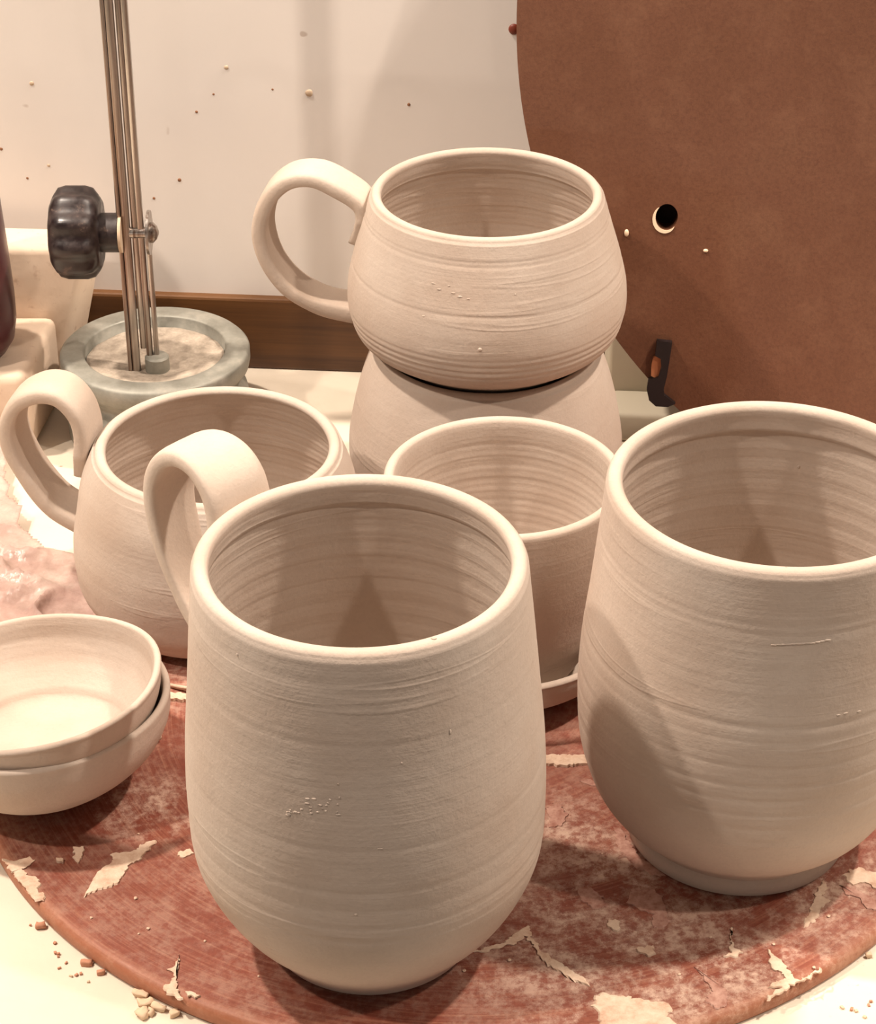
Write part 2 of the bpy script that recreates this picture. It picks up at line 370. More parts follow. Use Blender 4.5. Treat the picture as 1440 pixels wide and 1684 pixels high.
def handle(name, parent, axis, theta, path_px, width, thick, mm, wtaper=None, tilt=0., org=None, welds=()):
    """strap handle: centre line in the vertical plane through the pot's axis at azimuth theta"""
    th_ = math.radians(theta); rdir = Vector((math.cos(th_), math.sin(th_), 0)); wdir = Vector((-math.sin(th_), math.cos(th_), 0))
    if wdir.y < 0: wdir = -wdir
    P = [onplane(x, y, Vector(axis), wdir) if isinstance(x, int) else Vector((axis[0], axis[1], 0)) + rdir*x + Vector((0, 0, y)) for x, y in path_px]
    C = catmull(P, 8); N = len(C); bm = bmesh.new(); rows = []
    for i, c_ in enumerate(C):
        tg = (C[min(i+1, N-1)]-C[max(i-1, 0)]).normalized(); nr = tg.cross(wdir).normalized()
        f = i/(N-1); wd = width*(wtaper(f) if wtaper else 1); tk = thick*(1+.35*max(0, 1-f*9)+.25*max(0, 1-(1-f)*9))
        row = []
        for k in range(24):
            a = 2*PI*k/24; ca, sa = math.cos(a), math.sin(a)
            x_ = math.copysign(abs(ca)**.5, ca)*wd/2; y_ = math.copysign(abs(sa)**.6, sa)*tk/2
            if sa < 0: y_ *= 1.0
            else: y_ *= (.62 + .55*abs(math.cos(a))**1.5)      # shallow groove along the outer face
            nn = noise.noise(c_*70 + Vector((k*.13, 0, 0)))*.0005
            row.append(bm.verts.new(c_ + wdir*x_ + nr*(y_+nn) - org))
        rows.append(row)
    for A, B in zip(rows, rows[1:]):
        for k in range(24): bm.faces.new((A[k], A[(k+1) % 24], B[(k+1) % 24], B[k]))
    bm.faces.new(rows[0]); bm.faces.new(rows[-1][::-1])
    for s_, z_, rs, rw, rz in welds:      # luted clay lump at the joint
        rr = bmesh.ops.create_icosphere(bm, subdivisions=3, radius=1)
        for v_ in rr['verts']:
            k_ = v_.co.copy(); q_ = Vector((axis[0], axis[1], 0)) + rdir*(s_+k_.x*rs) + wdir*(k_.y*rw) + Vector((0, 0, z_+k_.z*rz)) - org
            v_.co = q_ + noise.noise_vector(q_*260)*.0009
    return bmobj(name, bm, mm, parent)
from mathutils.bvhtree import BVHTree
def stick(body, parent, pts, mm, name='clay_fleck'):
    bv = BVHTree.FromPolygons([v_.co.copy() for v_ in body.data.vertices], [tuple(p.vertices) for p in body.data.polygons]); lo = parent.location
    for x, y, rx_, rz_ in pts:
        d = ray(x, y).normalized(); hit, nrm, _, _ = bv.ray_cast(Vector((0, 0, CAMZ))-lo, d)
        if hit is None: continue
        tz = nrm.cross(Vector((1, 0, 0))).normalized(); tx = tz.cross(nrm); bm = bmesh.new(); bmesh.ops.create_icosphere(bm, subdivisions=2, radius=1)
        for v_ in bm.verts:
            c_ = v_.co.copy(); v_.co = hit + tx*c_.x*rx_*.00016 + tz*c_.y*rz_*.00018 + nrm*c_.z*min(rx_, rz_)*.00009 + noise.noise_vector(c_*1.7+Vector((x, y, 0)))*.00012
        bmobj(name, bm, mm, parent)
ZT = [0, .03, .12, .25, .4, .55, .7, .85, 1.]
ZT2 = [0, .03, .06, .12, .25, .4, .55, .7, .85, 1.]
ZM = [0, .05, .15, .3, .45, .6, .8, 1.]

# front tumbler mug
loc = Vector((-.01947, .51058, .00005)); g = empty('tall_mug', 'tall barrel-shaped unfired clay mug nearest the camera, its strap handle at back left', 'mug', loc)
bm = bmesh.new(); lathe(bm, pot_profile(ZT, [.0298, .0322, .0410, .04874, .05025, .04967, .04798, .04633, .04459], .12795, grooves=((.1010, .0006, .0002), (.0690, .0006, .00016), (.0550, .0008, .00016), (.0486, .0005, .00025), (.0430, .0005, .00025), (.0380, .0007, .0002), (.1190, .0006, .00015)), igroove=.009), 160, lean=-.0088, wob=wobble(1))
bmobj('body', bm, CLAY, g)
random.seed(11)
stick(g.children[0], g, [(472+random.uniform(0, 30), 1336+random.uniform(-6, 5), random.uniform(2, 5), 1.8) for _ in range(9)] + [(500+random.uniform(0, 56), 1328+random.uniform(-16, 12), random.uniform(1.5, 5), 1.7) for k in range(16)] + [(558, 1312, 2, 2.4), (556, 1290, 1.6, 2)] + [(740, 1204, 2.2, 5), (390, 1077, 2.6, 2.4), (585, 1504, 3, 2), (713, 1050, 5, 3), (625, 1396, 5, 1.6), (660, 1255, 2, 1.6)], CLAY)
handle('handle', g, loc, 137, [(.0478, .1160), (.0486, .1225), (.0510, .1300), (.0570, .1350), (.0650, .1355), (.0725, .1310), (.0775, .1220), (.0785, .1110), (.0755, .0980), (.0690, .0860), (.0600, .0760), (.0505, .0690)], .0200, .0062, CLAYH, org=loc, wtaper=lambda f: 1.14-.14*min(1, f/.3) if f < .3 else 1.0-.25*min(1, (f-.3)/.5))
# right tumbler
loc = Vector((.09207, .55562, .00005)); g = empty('tall_tumbler', 'tall barrel-shaped unfired clay cup on a foot ring, cut off by the right frame edge', 'cup', loc)
bm = bmesh.new()
pr = pot_profile(ZT2, [.0315, .0315, .0338, .0412, .0489, .05173, .05186, .05032, .04891, .04776], .12469, grooves=((.0761, .0007, .0003), (.0715, .0005, .0002), (.0625, .0005, .00025), (.0560, .0005, .0003), (.0507, .0005, .0003), (.0453, .0005, .0003), (.0398, .0005, .0003), (.0345, .0005, .0002), (.1080, .0006, .0002), (.1050, .0006, .0002)), igroove=.010)
lathe(bm, [(r, max(z, .0045)) if i < 5 else (r, z) for i, (r, z) in enumerate(pr) if i < 5 or z > .0055], 160, lean=.02637, wob=wobble(4))
bmobj('body', bm, CLAY, g)
bm = bmesh.new(); lathe(bm, [(.026, .0052), (.026, .0008), (.0275, 0), (.0325, 0), (.0335, .0008), (.0336, .0042), (.0325, .0062), (.0305, .0075)], 160); bmobj('foot_ring', bm, CLAY, g)
bod = [c_ for c_ in g.children if c_.name.startswith('body')][0]
stick(bod, g, [(1272+k*8, 1061-k*.4-(k > 8)*(k-8)*1.2, 6, 1.7) for k in range(12)] + [(1378, 1176, 4, 2), (1390, 1173, 5, 2), (1412, 1170, 4, 2), (1313, 768, 2.5, 4), (1293, 933, 2, 1.6)], CLAY)
# left squat mug
loc = Vector((-.0765, .68353, .00005)); g = empty('squat_mug', 'wide squat unfired clay mug on the left behind the tall mug, handle pointing left', 'mug', loc)
bm = bmesh.new(); lathe(bm, pot_profile(ZM, [.0350, .0432, .04862, .05057, .05055, .04907, .04697, .04215], .06332, lip=.004), 160, lean=.0154, wob=wobble(9, .0012))
bmobj('body', bm, CLAY, g)
handle('handle', g, loc, 168, [(.0470, .0465), (.0463, .0550), (.0455, .0640), (.0476, .0722), (104, 641), (68, 637), (36, 655), (22, 695), (36, 742), (66, 788), (100, 825), (.0475, .0265)], .0180, .0064, CLAYH, org=loc, wtaper=lambda f: .6+.4*min(1, f/.1))
# stacked squat mugs
loc = Vector((.01765, .745, .00005)); g = empty('squat_cup', 'squat unfired clay cup underneath, carrying the handled mug stacked in its mouth', 'cup', loc)
bm = bmesh.new(); lathe(bm, pot_profile(ZM, [.0335, .0400, .0464, .0502, .0508, .0492, .0458, .0409], .0700, lip=.0038), 160, wob=wobble(13))
bmobj('body', bm, CLAY, g)
loc = Vector((.01778, .745, .0665)); g = empty('squat_mug', 'squat unfired clay mug on top of the stack, handle against the white wall', 'mug', loc)
bm = bmesh.new(); lathe(bm, pot_profile(ZM, [.0325, .0362, .0452, .0496, .0499, .0480, .0443, .0406], .0632, lip=.0036, grooves=((.0375, .0005, .00022), (.0190, .0006, .0003), (.0165, .0006, .0003), (.0140, .0005, .0003), (.0215, .0005, .0002), (.0540, .0005, .0002), (.0555, .0005, .0002)), igroove=.0085), 160, lean=-.010, wob=wobble(17))
bmobj('body', bm, CLAY, g)
stick(g.children[0], g, [(712, 466, 5, 1.6), (722, 476, 5, 1.8), (745, 482, 5, 1.6), (756, 488, 6, 1.8), (770, 492, 4, 1.5), (738, 470, 3, 1.4), (789, 575, 4.5, 4), (847, 484, 2, 1.6), (696, 520, 4, 1.4)], CLAY)
handle('handle', g, loc, 170, [(.0462, .1070), (.0440, .1160), (.0452, .1230), (560, 302), (520, 285), (478, 290), (446, 320), (433, 368), (446, 420), (480, 465), (528, 492), (590, 506)], .0165, .0066, CLAYH, org=loc, wtaper=lambda f: .65+.35*min(1, f/.1))
# middle cup standing in a small bowl
loc = Vector((.0215, .640, .00005)); ob = empty('small_bowl', 'small unfired clay bowl underneath the tapered cup, mostly hidden between the two tall pots', 'bowl', loc, None)
bm = bmesh.new(); lathe(bm, pot_profile([0, .1, .25, .45, .7, 1.], [.020, .026, .033, .0385, .0415, .0425], .0215, wall=.003, lip=.0028, floor=.004, n=30), 128); bmobj('body', bm, CLAY, ob)
loc = Vector((.0215, .640, .0042)); g = empty('tapered_cup', 'tapered unfired clay cup without handle, standing between the two tall pots', 'cup', loc)
bm = bmesh.new(); lathe(bm, pot_profile([0, .06, .2, .45, .7, .88, 1.], [.0245, .0270, .0320, .0360, .0385, .0393, .0392], .0727, lip=.0036), 160, wob=wobble(23))
bmobj('body', bm, CLAY, g)
# two small bowls at the left
def bowl(name, label, loc, rk, H, tilt=(0, 0), seed=1, lean=0.):
    g = empty(name, label, 'bowl', loc, 'small bowls stacked at the left edge')
    q = (Matrix.Rotation(tilt[1], 3, 'X') @ Matrix.Rotation(tilt[0], 3, 'Y'))
    bm = bmesh.new(); lathe(bm, pot_profile([0, .1, .25, .45, .7, 1.], rk, H, wall=.0024, lip=.0024, floor=.0035, n=34, foot_in=.003), 160, lean=lean, wob=wobble(seed, .0016), q=q)
    bmobj('body', bm, CLAY, g); return g
bowl('small_bowl', 'lower of two small unfired clay bowls stacked at the left edge', (-.1275, .5800, .0001), [.0160, .0222, .0305, .0375, .0418, .0428], .0330, tilt=(0, -.03), seed=31)
bowl('small_bowl', 'upper of two small unfired clay bowls at the left edge, tilted, open top facing up', (-.1239, .5790, .0098), [.0150, .0215, .0290, .0352, .0393, .0409], .0285, tilt=(-.0900, -.065), seed=37)

# ---------------------------------------------------------------- brown disc leaning on the wall
PS, PH = math.radians(-4.6), math.radians(11.5)
dv = Vector((math.cos(PS), math.sin(PS), 0)); du = Vector((-math.sin(PS)*math.sin(PH), math.cos(PS)*math.sin(PH), math.cos(PH))); dn = dv.cross(du)  # dn points away? fix below
if dn.y > 0: dn = -dn
P0 = Vector((.15, .770, TZ+.0002))
def dpl(x, y, off=0.):
    p = onplane(x, y, P0+dn*off, dn)-P0; return p.dot(dv), p.dot(du)
pts = [dpl(x, y) for x, y in ((849, 0), (848, 48), (850, 100), (855, 140), (862, 180), (1013, 562), (1035, 588), (1065, 622), (1112, 668))]
# least-squares circle
def circ_fit(P):
    Sx = [[0.]*4 for _ in range(3)]
    for x, y in P:
        r_ = (2*x, 2*y, 1, x*x+y*y)
        for i in range(3):
            for j in range(4): Sx[i][j] += (2*x, 2*y, 1)[i]*r_[j]
    for i in range(3):
        pv = Sx[i][i]; Sx[i] = [a/pv for a in Sx[i]]
        for k in range(3):
            if k != i: f = Sx[k][i]; Sx[k] = [a-f*b for a, b in zip(Sx[k], Sx[i])]
    a, b, c = Sx[0][3], Sx[1][3], Sx[2][3]; return a, b, math.sqrt(c+a*a+b*b)
ca, cb, cr = circ_fit(pts)
m = mat('brown_hardboard', srgb(112, 68, 46), .42, 0, .4); t = NT(m); v = t.coord()
bg = t.noise(v, 8, 5, .6); fb = t.noise(v, 700, 4, .75); md = t.noise(v, 60, 6, .7)
c = t.ramp(bg, [(.3, srgb(98, 62, 42)), (.5, srgb(106, 69, 50)), (.7, srgb(116, 82, 60))])
c = t.mix(t.math('MULTIPLY', t.ramp(fb, [(.42, BW0), (.7, BW1)]), .45), c, srgb(76, 42, 30))
c = t.mix(t.math('MULTIPLY', t.ramp(md, [(.5, BW0), (.8, BW1)]), .22), c, srgb(150, 112, 86))
t.l(c, t.b.inputs['Base Color']); t.bump(fb, .35, .0003); t.bump(md, .2, .0006)
HB = m
def flat(name, loops, zb, zf_, mm, parent, off=Vector((0, 0, 0)), frame=None):
    """extruded flat shape; loops in (a,b); zb..zf_ along the normal"""
    cu = bpy.data.curves.new(name, 'CURVE'); cu.dimensions = '2D'; cu.fill_mode = 'BOTH'
    for L in loops:
        sp_ = cu.splines.new('POLY'); sp_.points.add(len(L)-1); sp_.use_cyclic_u = True
        for i, (a, b) in enumerate(L): sp_.points[i].co = (a, b, 0, 1)
    cu.extrude = (zf_-zb)/2
    tmp = bpy.data.objects.new('tmp', cu); COL.objects.link(tmp); dg = bpy.context.evaluated_depsgraph_get(); dg.update()
    me = bpy.data.meshes.new_from_object(tmp.evaluated_get(dg)); bpy.data.objects.remove(tmp); bpy.data.curves.remove(cu)
    A, B, N, O = frame
    for v_ in me.vertices:
        v_.co = O + A*v_.co.x + B*v_.co.y + N*(v_.co.z + (zf_+zb)/2) - off
    me.name = name; return link(name, me, mm, parent, smooth=False)
leaner = empty('round_board', 'large brown hardboard disc with a round hole, leaning on the white wall at the right', 'board', P0)
base_h = 0.0
out = []
for i in range(360):
    a = 2*PI*i/360; x, y = ca+cr*math.cos(a), cb+cr*math.sin(a); out.append((x, max(y, base_h)))
hx, hy = dpl(1096, 357); hole = [(hx+.0042*math.cos(2*PI*i/40), hy+.0050*math.sin(2*PI*i/40)) for i in range(40)]
flat('panel', [out, hole], -.012, 0, HB, leaner, P0, (dv, du, dn, P0))
SCR = mat('clay_spot_and_lit_rim', srgb(232, 206, 176), .6)  # pale clay of the spots, also the painted light at the hole
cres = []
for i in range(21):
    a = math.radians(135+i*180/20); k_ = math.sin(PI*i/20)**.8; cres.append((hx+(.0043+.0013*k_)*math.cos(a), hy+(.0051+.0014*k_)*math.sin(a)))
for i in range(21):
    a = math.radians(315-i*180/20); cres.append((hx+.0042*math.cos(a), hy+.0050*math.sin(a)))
flat('lit_hole_rim', [cres], 0.00002, .0004, SCR, leaner, P0, (dv, du, dn, P0))  # pale crescent paints the lit inner wall of the hole
for x, y, rx, ry in ((1030, 383, 4.2, 6.4), (1160, 412, 4.5, 3)):
    a0, b0 = dpl(x, y); bm = bmesh.new(); bmesh.ops.create_icosphere(bm, subdivisions=2, radius=1)
    for v_ in bm.verts: v_.co = dv*(a0+v_.co.x*rx*.00022) + du*(b0+v_.co.y*ry*.00023) + dn*(v_.co.z*.0006+.0002)
    bmobj('clay_spot', bm, SCR, leaner)
BLK = mat('black_metal', srgb(26, 18, 20), .45, 0, .5)
hook = [(1080, 560), (1105, 563), (1101, 590), (1096, 620), (1091, 640), (1092, 650), (1110, 664), (1098, 669), (1078, 668), (1067, 658), (1063, 640), (1066, 624), (1082, 620), (1087, 604), (1086, 590), (1077, 585)]
flat('hook', [[dpl(x, y, .003) for x, y in hook]], .0002, .0034, BLK, leaner, P0, (dv, du, dn, P0))
pg = [(1074, 588), (1080, 585), (1086, 589), (1088, 602), (1083, 618), (1076, 621), (1070, 618), (1071, 600)]
o = flat('hook_tab', [[dpl(x, y, .002) for x, y in pg]], .0002, .0022, mat('tan_wood', srgb(176, 112, 74), .6), leaner, P0, (dv, du, dn, P0)); o['label'] = 'tan wooden tab'
bm = bmesh.new()
for k in range(1): add_box(bm, (0, 0, 0), (.09, .026, .008))
mm4 = Matrix((dv, du, dn)).transposed()
for v_ in bm.verts: v_.co = mm4 @ v_.co + dv*(hx+.02) + du*hy + dn*(-.0165)
bmobj('hole_dark_backing', bm, mat('hole_shade_dark', srgb(34, 18, 14), .8), leaner, smooth=False)  # unseen dark strip added behind the hole so that it looks dark
# brown plug on the wall beside the disc edge
p = onplane(845, 48, wall_pt(0, 0, -.002), wn); bm = bmesh.new(); bmesh.ops.create_uvsphere(bm, u_segments=20, v_segments=10, radius=.0022)
for v_ in bm.verts: v_.co.y *= .5
tag(bmobj('wall_plug', bm, mat('rust_plug', srgb(110, 40, 18), .5), None, p), 'small rust-brown plug head in the white wall at the brown disc edge', 'plug')

# ---------------------------------------------------------------- stepped cream blocks at the back
m = mat('cream_block', srgb(226, 206, 182), .6, 0, .3); t = NT(m); v = t.coord()
t.l(t.mix(t.math('MULTIPLY', t.ramp(t.noise(v, 260, 3), [(.62, BW0), (.75, BW1)]), .4), t.mix(t.ramp(t.noise(v, 20, 5), [(.3, BW0), (.7, BW1)]), srgb(226, 206, 184), srgb(208, 182, 160)), srgb(160, 120, 96)), t.b.inputs['Base Color']); t.bump(t.noise(v, 70, 4), .3, .0015)
CRM = m
def prism(name, pts_xy, z0, z1, mm, parent, top=None, bev=.002):
    bm = bmesh.new(); top = top or pts_xy
    A = [bm.verts.new((x, y, z0)) for x, y in pts_xy]; B = [bm.verts.new((x, y, z1)) for x, y in top]; n = len(A)
    for i in range(n): bm.faces.new((A[i], A[(i+1) % n], B[(i+1) % n], B[i]))
    bm.faces.new(A[::-1]); bm.faces.new(B)
    if bev: bmesh.ops.bevel(bm, geom=[e for e in bm.edges], offset=bev, segments=3, profile=.5, affect='EDGES')
    return bmobj(name, bm, mm, parent, smooth=True, auto=math.radians(50))
g = empty('stepped_block', 'cream two-step block against the wall at the left edge beside the metal stand', 'block', (-.2, .83, TZ+.0001))
g_loc = g.location.copy()
def rel(L): return [(x-g_loc.x, y-g_loc.y) for x, y in L]
prism('lower_step', rel([(-.27, .792), (-.162, .792), (-.156, .845), (-.27, .845)]), 0, .037, CRM, g, bev=.004)
prism('upper_step', rel([(-.27, .8455), (-.158, .8455), (-.152, .868), (-.27, .8755)]), 0, .066, CRM, g, top=rel([(-.27, .8465), (-.142, .8465), (-.136, .866), (-.27, .8755)]), bev=.003)
g = empty('stepped_block', 'cream stepped block coloured grey for its shade behind the stacked mugs, below the brown disc', 'block', (.085, .83, TZ+.0001))
g_loc = g.location.copy(); CRG = mat('shaded_cream_block', srgb(188, 178, 158), .7)  # cream turned greyer, the stack's shade put into the colour
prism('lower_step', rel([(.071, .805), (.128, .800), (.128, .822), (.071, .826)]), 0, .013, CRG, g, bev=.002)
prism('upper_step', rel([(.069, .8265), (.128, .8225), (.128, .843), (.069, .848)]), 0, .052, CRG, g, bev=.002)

# ---------------------------------------------------------------- metal stand with knob
ZN = mat('dull_zinc', srgb(150, 150, 138), .5, .35); t = NT(ZN); v = t.coord()
zz = t.noise(v, 90, 5, .65); t.l(t.ramp(zz, [(.3, srgb(122, 120, 110)), (.55, srgb(148, 146, 136)), (.8, srgb(176, 170, 158))]), t.b.inputs['Base Color'])
t.l(t.ramp(zz, [(.3, (.4, .4, .4, 1)), (.7, (.7, .7, .7, 1))]), t.b.inputs['Roughness']); t.bump(t.noise(v, 300, 4), .2, .0004)
CHR = mat('chrome_rod', srgb(176, 168, 160), .28, .9); t = NT(CHR); t.l(t.ramp(t.noise(t.coord((700, 700, 6)), 1, 3), [(.35, srgb(120, 98, 86)), (.6, srgb(186, 178, 170))]), t.b.inputs['Base Color']); t.bump(t.noise(t.coord((300, 300, 4)), 1, 3), .25, .0004)
DUST = mat('clay_dust', srgb(168, 154, 138), .85); t = NT(DUST); v = t.coord(); t.l(t.ramp(t.noise(v, 150, 6, .7), [(.3, srgb(128, 116, 102)), (.6, srgb(176, 162, 146)), (.8, srgb(206, 192, 174))]), t.b.inputs['Base Color']); t.bump(t.noise(v, 200, 5), .5, .001)
RUB = mat('black_knob_plastic', srgb(38, 26, 26), .38, 0, .5); t = NT(RUB); v = t.coord(); kk = t.noise(v, 160, 6, .7)
t.l(t.ramp(kk, [(.45, srgb(30, 20, 20)), (.62, srgb(52, 40, 38)), (.78, srgb(120, 98, 84))]), t.b.inputs['Base Color']); t.l(t.ramp(kk, [(.4, (.28, .28, .28, 1)), (.7, (.6, .6, .6, 1))]), t.b.inputs['Roughness'])
sc_ = Vector((-.1131, .8175, TZ)); zt = .030-TZ
g = empty('measuring_stand', 'metal stand with round pulley-like base, chrome rods and black fluted knob', 'stand', sc_)
bm = bmesh.new()
lathe(bm, [(0, .0005), (.0360, .0005), (.0368, .0012), (.0370, .014), (.0362, .0175), (.0335, .0215), (.0330, .0235), (.0345, .0262), (.0372, .0285), (.0378, zt-.0062+.0012), (.0378, zt-.0012), (.0366, zt), (.0290, zt), (.0281, zt-.0007), (.0277, zt-.0055), (.0260, zt-.0062), (0, zt-.0062)], 128)
bmobj('base', bm, ZN, g)
bm = bmesh.new(); rows = []
NR = 18; cen = bm.verts.new((0, 0, zt-.0045))
for i in range(1, NR+1):
    row = []
    for k in range(72):
        a = 2*PI*k/72; r = .0274*i/NR; x, y = r*math.cos(a), r*math.sin(a)
        e = max(0., (r/.0274-.45))*(.0038 if math.sin(a) < .2 and math.cos(a) > -2 else .0015)*max(0, .6-.8*math.sin(a-.2))
        row.append(bm.verts.new((x, y, zt-.0048+e+.0007*noise.noise((x*160, y*160, 3)))))
    rows.append(row)
for k in range(72): bm.faces.new((cen, rows[0][k], rows[0][(k+1) % 72]))
for A, B in zip(rows, rows[1:]):
    for k in range(72): bm.faces.new((A[k], B[k], B[(k+1) % 72], A[(k+1) % 72]))
bmobj('dust_fill', bm, DUST, g)
# rods
Yr = .8085
def rx(px, y=590, Y=Yr):
    d = ray(px, y); return d.x/d.y*Y - sc_.x
fz = zt-.0052
def bar(name, px0, px1, y_ref, z0, z1, dy=0., depth=.0022, mm=CHR):
    a, b = rx(px0, y_ref), rx(px1, y_ref); bm = bmesh.new()
    add_box(bm, ((a+b)/2, Yr+dy-sc_.y, (z0+z1)/2), (b-a, depth, z1-z0), None, min((b-a), depth)*.3, 2)
    return bmobj(name, bm, mm, g, smooth=True, auto=math.radians(40))
bar('rod', 211, 218, 590, fz, .34, 0, .0050); bar('rod', 217.5, 231, 590, fz, .34, -.0008, .0030)
bar('rod', 230, 240, 560, fz+.0095, .34, .0014, .0040); bar('rod', 239.5, 250, 560, fz+.006, .34, 0, .0026)
bar('short_bar', 252, 260, 560, fz+.006, .0960, .0006, .0024)
kz = .0845-TZ
bm = bmesh.new(); add_cyl(bm, (rx(257, 570), Yr-sc_.y-.0005, fz-.0004), (rx(257, 570), Yr-sc_.y-.0005, fz+.0062), .0048, .0048, 40); add_cyl(bm, (rx(257, 570), Yr-sc_.y-.0005, fz+.0062), (rx(257, 570), Yr-sc_.y-.0005, fz+.0070), .0048, .0040, 40)
bmobj('boss', bm, ZN, g, smooth=True, auto=math.radians(40))
# knob, axis along x
def xcyl(bm, x0, x1, r0, r1=None, y=0., z=kz, n=40): add_cyl(bm, (x0, Yr-sc_.y+y, z), (x1, Yr-sc_.y+y, z), r0, r1, n)
KX0, KX1 = rx(87, 385), rx(167, 385)
bm = bmesh.new(); rows = []
prof = [(0, .0125), (.04, .0140), (.14, .0163), (.3, .0172), (.7, .0172), (.86, .0163), (.95, .0145), (1, .0128)]
NK = 120
for f, r in prof:
    row = []
    for k in range(NK):
        a = 2*PI*k/NK; fl = .0008*(math.cos(10*a))*(1 if .1 < f < .9 else .35)
        rr = r + (fl if fl > 0 else fl*1.1); row.append(bm.verts.new((KX0+(KX1-KX0)*f, Yr-sc_.y+rr*math.cos(a), kz+rr*math.sin(a))))
    rows.append(row)
for A, B in zip(rows, rows[1:]):
    for k in range(NK): bm.faces.new((A[k], A[(k+1) % NK], B[(k+1) % NK], B[k]))
bm.faces.new(rows[0][::-1]); bm.faces.new(rows[-1]); kn = bmobj('knob', bm, RUB, g)
bm = bmesh.new(); xcyl(bm, KX1-.001, rx(196, 385), .0076); bmobj('hub', bm, RUB, kn, smooth=True, auto=.7)
bm = bmesh.new(); xcyl(bm, rx(197, 385), rx(202, 385), .0078); bmobj('washer', bm, SPL2, g, smooth=True, auto=.7)
bm = bmesh.new(); xcyl(bm, rx(202, 385), rx(250, 385), .0022); bmobj('bolt', bm, CHR, g, smooth=True, auto=.7)
bm = bmesh.new(); xcyl(bm, rx(243, 385), rx(247.5, 385), .0086); bmobj('washer', bm, CHR, g, smooth=True, auto=.7)
bm = bmesh.new(); xcyl(bm, rx(247.5, 385), rx(252, 385), .0040, .0040); xcyl(bm, rx(252, 385), rx(258, 385), .0040, .0026); xcyl(bm, rx(258, 385), rx(261, 385), .0026, .0008)
bmobj('screw_head', bm, CHR, g, smooth=True, auto=.9)

# ---------------------------------------------------------------- maroon bottle at the left edge
m = mat('maroon_plastic', srgb(74, 30, 34), .3, 0, .5)
bx = ray(20, 500).x/ray(20, 500).y*.808
g = empty('bottle', 'dark maroon plastic bottle at the left frame edge standing on the cream block', 'bottle', (bx-.021, .812, TZ+.0376))
bm = bmesh.new(); lathe(bm, [(0, 0), (.013, 0), (.0165, .0012), (.0195, .006), (.0210, .014), (.0212, .024), (.0205, .045), (.0190, .075), (.0160, .095), (.009, .104)], 64); bmobj('body', bm, m, g)
bm = bmesh.new(); lathe(bm, [(.0088, .100), (.010, .1045), (.010, .118), (.008, .120), (0, .120)], 48); bmobj('cap', bm, BLK, g)

# ---------------------------------------------------------------- crumpled plastic sheet at the left
m = bpy.data.materials.new('clay_smeared_plastic'); m.use_nodes = True; t = NT(m); b = t.b; v = t.coord()
pn = t.noise(v, 60, 6, .7)
t.l(t.ramp(pn, [(.3, srgb(190, 156, 146)), (.55, srgb(214, 184, 172)), (.75, srgb(236, 216, 204))]), b.inputs['Base Color']); b.inputs['Roughness'].default_value = .28
tr = t.n('ShaderNodeBsdfTransparent'); mx = t.n('ShaderNodeMixShader'); outn = t.t.nodes['Material Output']
t.l(t.ramp(t.noise(v, 45, 5, .6), [(.3, (.35, .35, .35, 1)), (.65, (.85, .85, .85, 1))]), mx.inputs[0]); t.l(tr.outputs[0], mx.inputs[1]); t.l(b.outputs[0], mx.inputs[2]); t.l(mx.outputs[0], outn.inputs[0])
t.bump(t.noise(v, 90, 5, .7), .4, .002)
bm = bmesh.new(); NX, NY = 90, 100
def inside(px, py, poly):
    r = False; j = len(poly)-1
    for i in range(len(poly)):
        (xi, yi), (xj, yj) = poly[i], poly[j]
        if (yi > py) != (yj > py) and px < (xj-xi)*(py-yi)/(yj-yi)+xi: r = not r
        j = i
    return r
sheet = [tuple(onz(x, y, 0)[:2]) for x, y in ((-120, 690), (-40, 700), (14, 735), (10, 790), (22, 800), (14, 815), (40, 835), (30, 862), (52, 880), (78, 903), (104, 908), (122, 912), (150, 930), (170, 985), (180, 1040), (120, 1060), (0, 1090), (-120, 1080))]
x0, x1 = min(p[0] for p in sheet), max(p[0] for p in sheet); y0, y1 = min(p[1] for p in sheet), max(p[1] for p in sheet)
grid = {}
def edge_d(x, y):
    best = 9
    for i in range(len(sheet)):
        a = Vector(sheet[i]); b_ = Vector(sheet[(i+1) % len(sheet)]); p_ = Vector((x, y)); ab = b_-a
        tt = max(0, min(1, (p_-a).dot(ab)/ab.length_squared)); best = min(best, (a+ab*tt-p_).length)
    return best
for i in range(NX+1):
    for j in range(NY+1):
        x, y = x0+(x1-x0)*i/NX, y0+(y1-y0)*j/NY
        if inside(x, y, sheet):
            e = min(1, edge_d(x, y)/.010)
            rg = abs(noise.noise((x*55, y*70, 1.3))); r2 = abs(noise.noise((x*140+4, y*140, 5)))
            # keep clear of pots: mug body and lower bowl
            dm = (Vector((x, y))-Vector((-.0765, .6835))).length; db = (Vector((x, y))-Vector((-.1275, .581))).length
            h = .0008 + e*(.0010+.0048*max(0, 1-rg*3)**2 + .0008*(1-r2*2)**2)
            k = max(0, min(1, (dm-.050)/.016)); k2 = max(0, min(1, (db-.030)/.03)); h = .0006+(h-.0006)*k*k2
            if dm < .0385: continue
            grid[i, j] = bm.verts.new((x, y, h))
for (i, j) in list(grid):
    q = [(i, j), (i+1, j), (i+1, j+1), (i, j+1)]
    if all(k in grid for k in q): bm.faces.new([grid[k] for k in q])
bmesh.ops.delete(bm, geom=[v_ for v_ in bm.verts if not v_.link_faces], context='VERTS')
r = bmesh.ops.solidify(bm, geom=bm.faces[:], thickness=.00025)
tag(bmobj('plastic_sheet', bm, m), 'crumpled pinkish clay-smeared plastic sheet lying over the bat edge at the left', 'sheet')

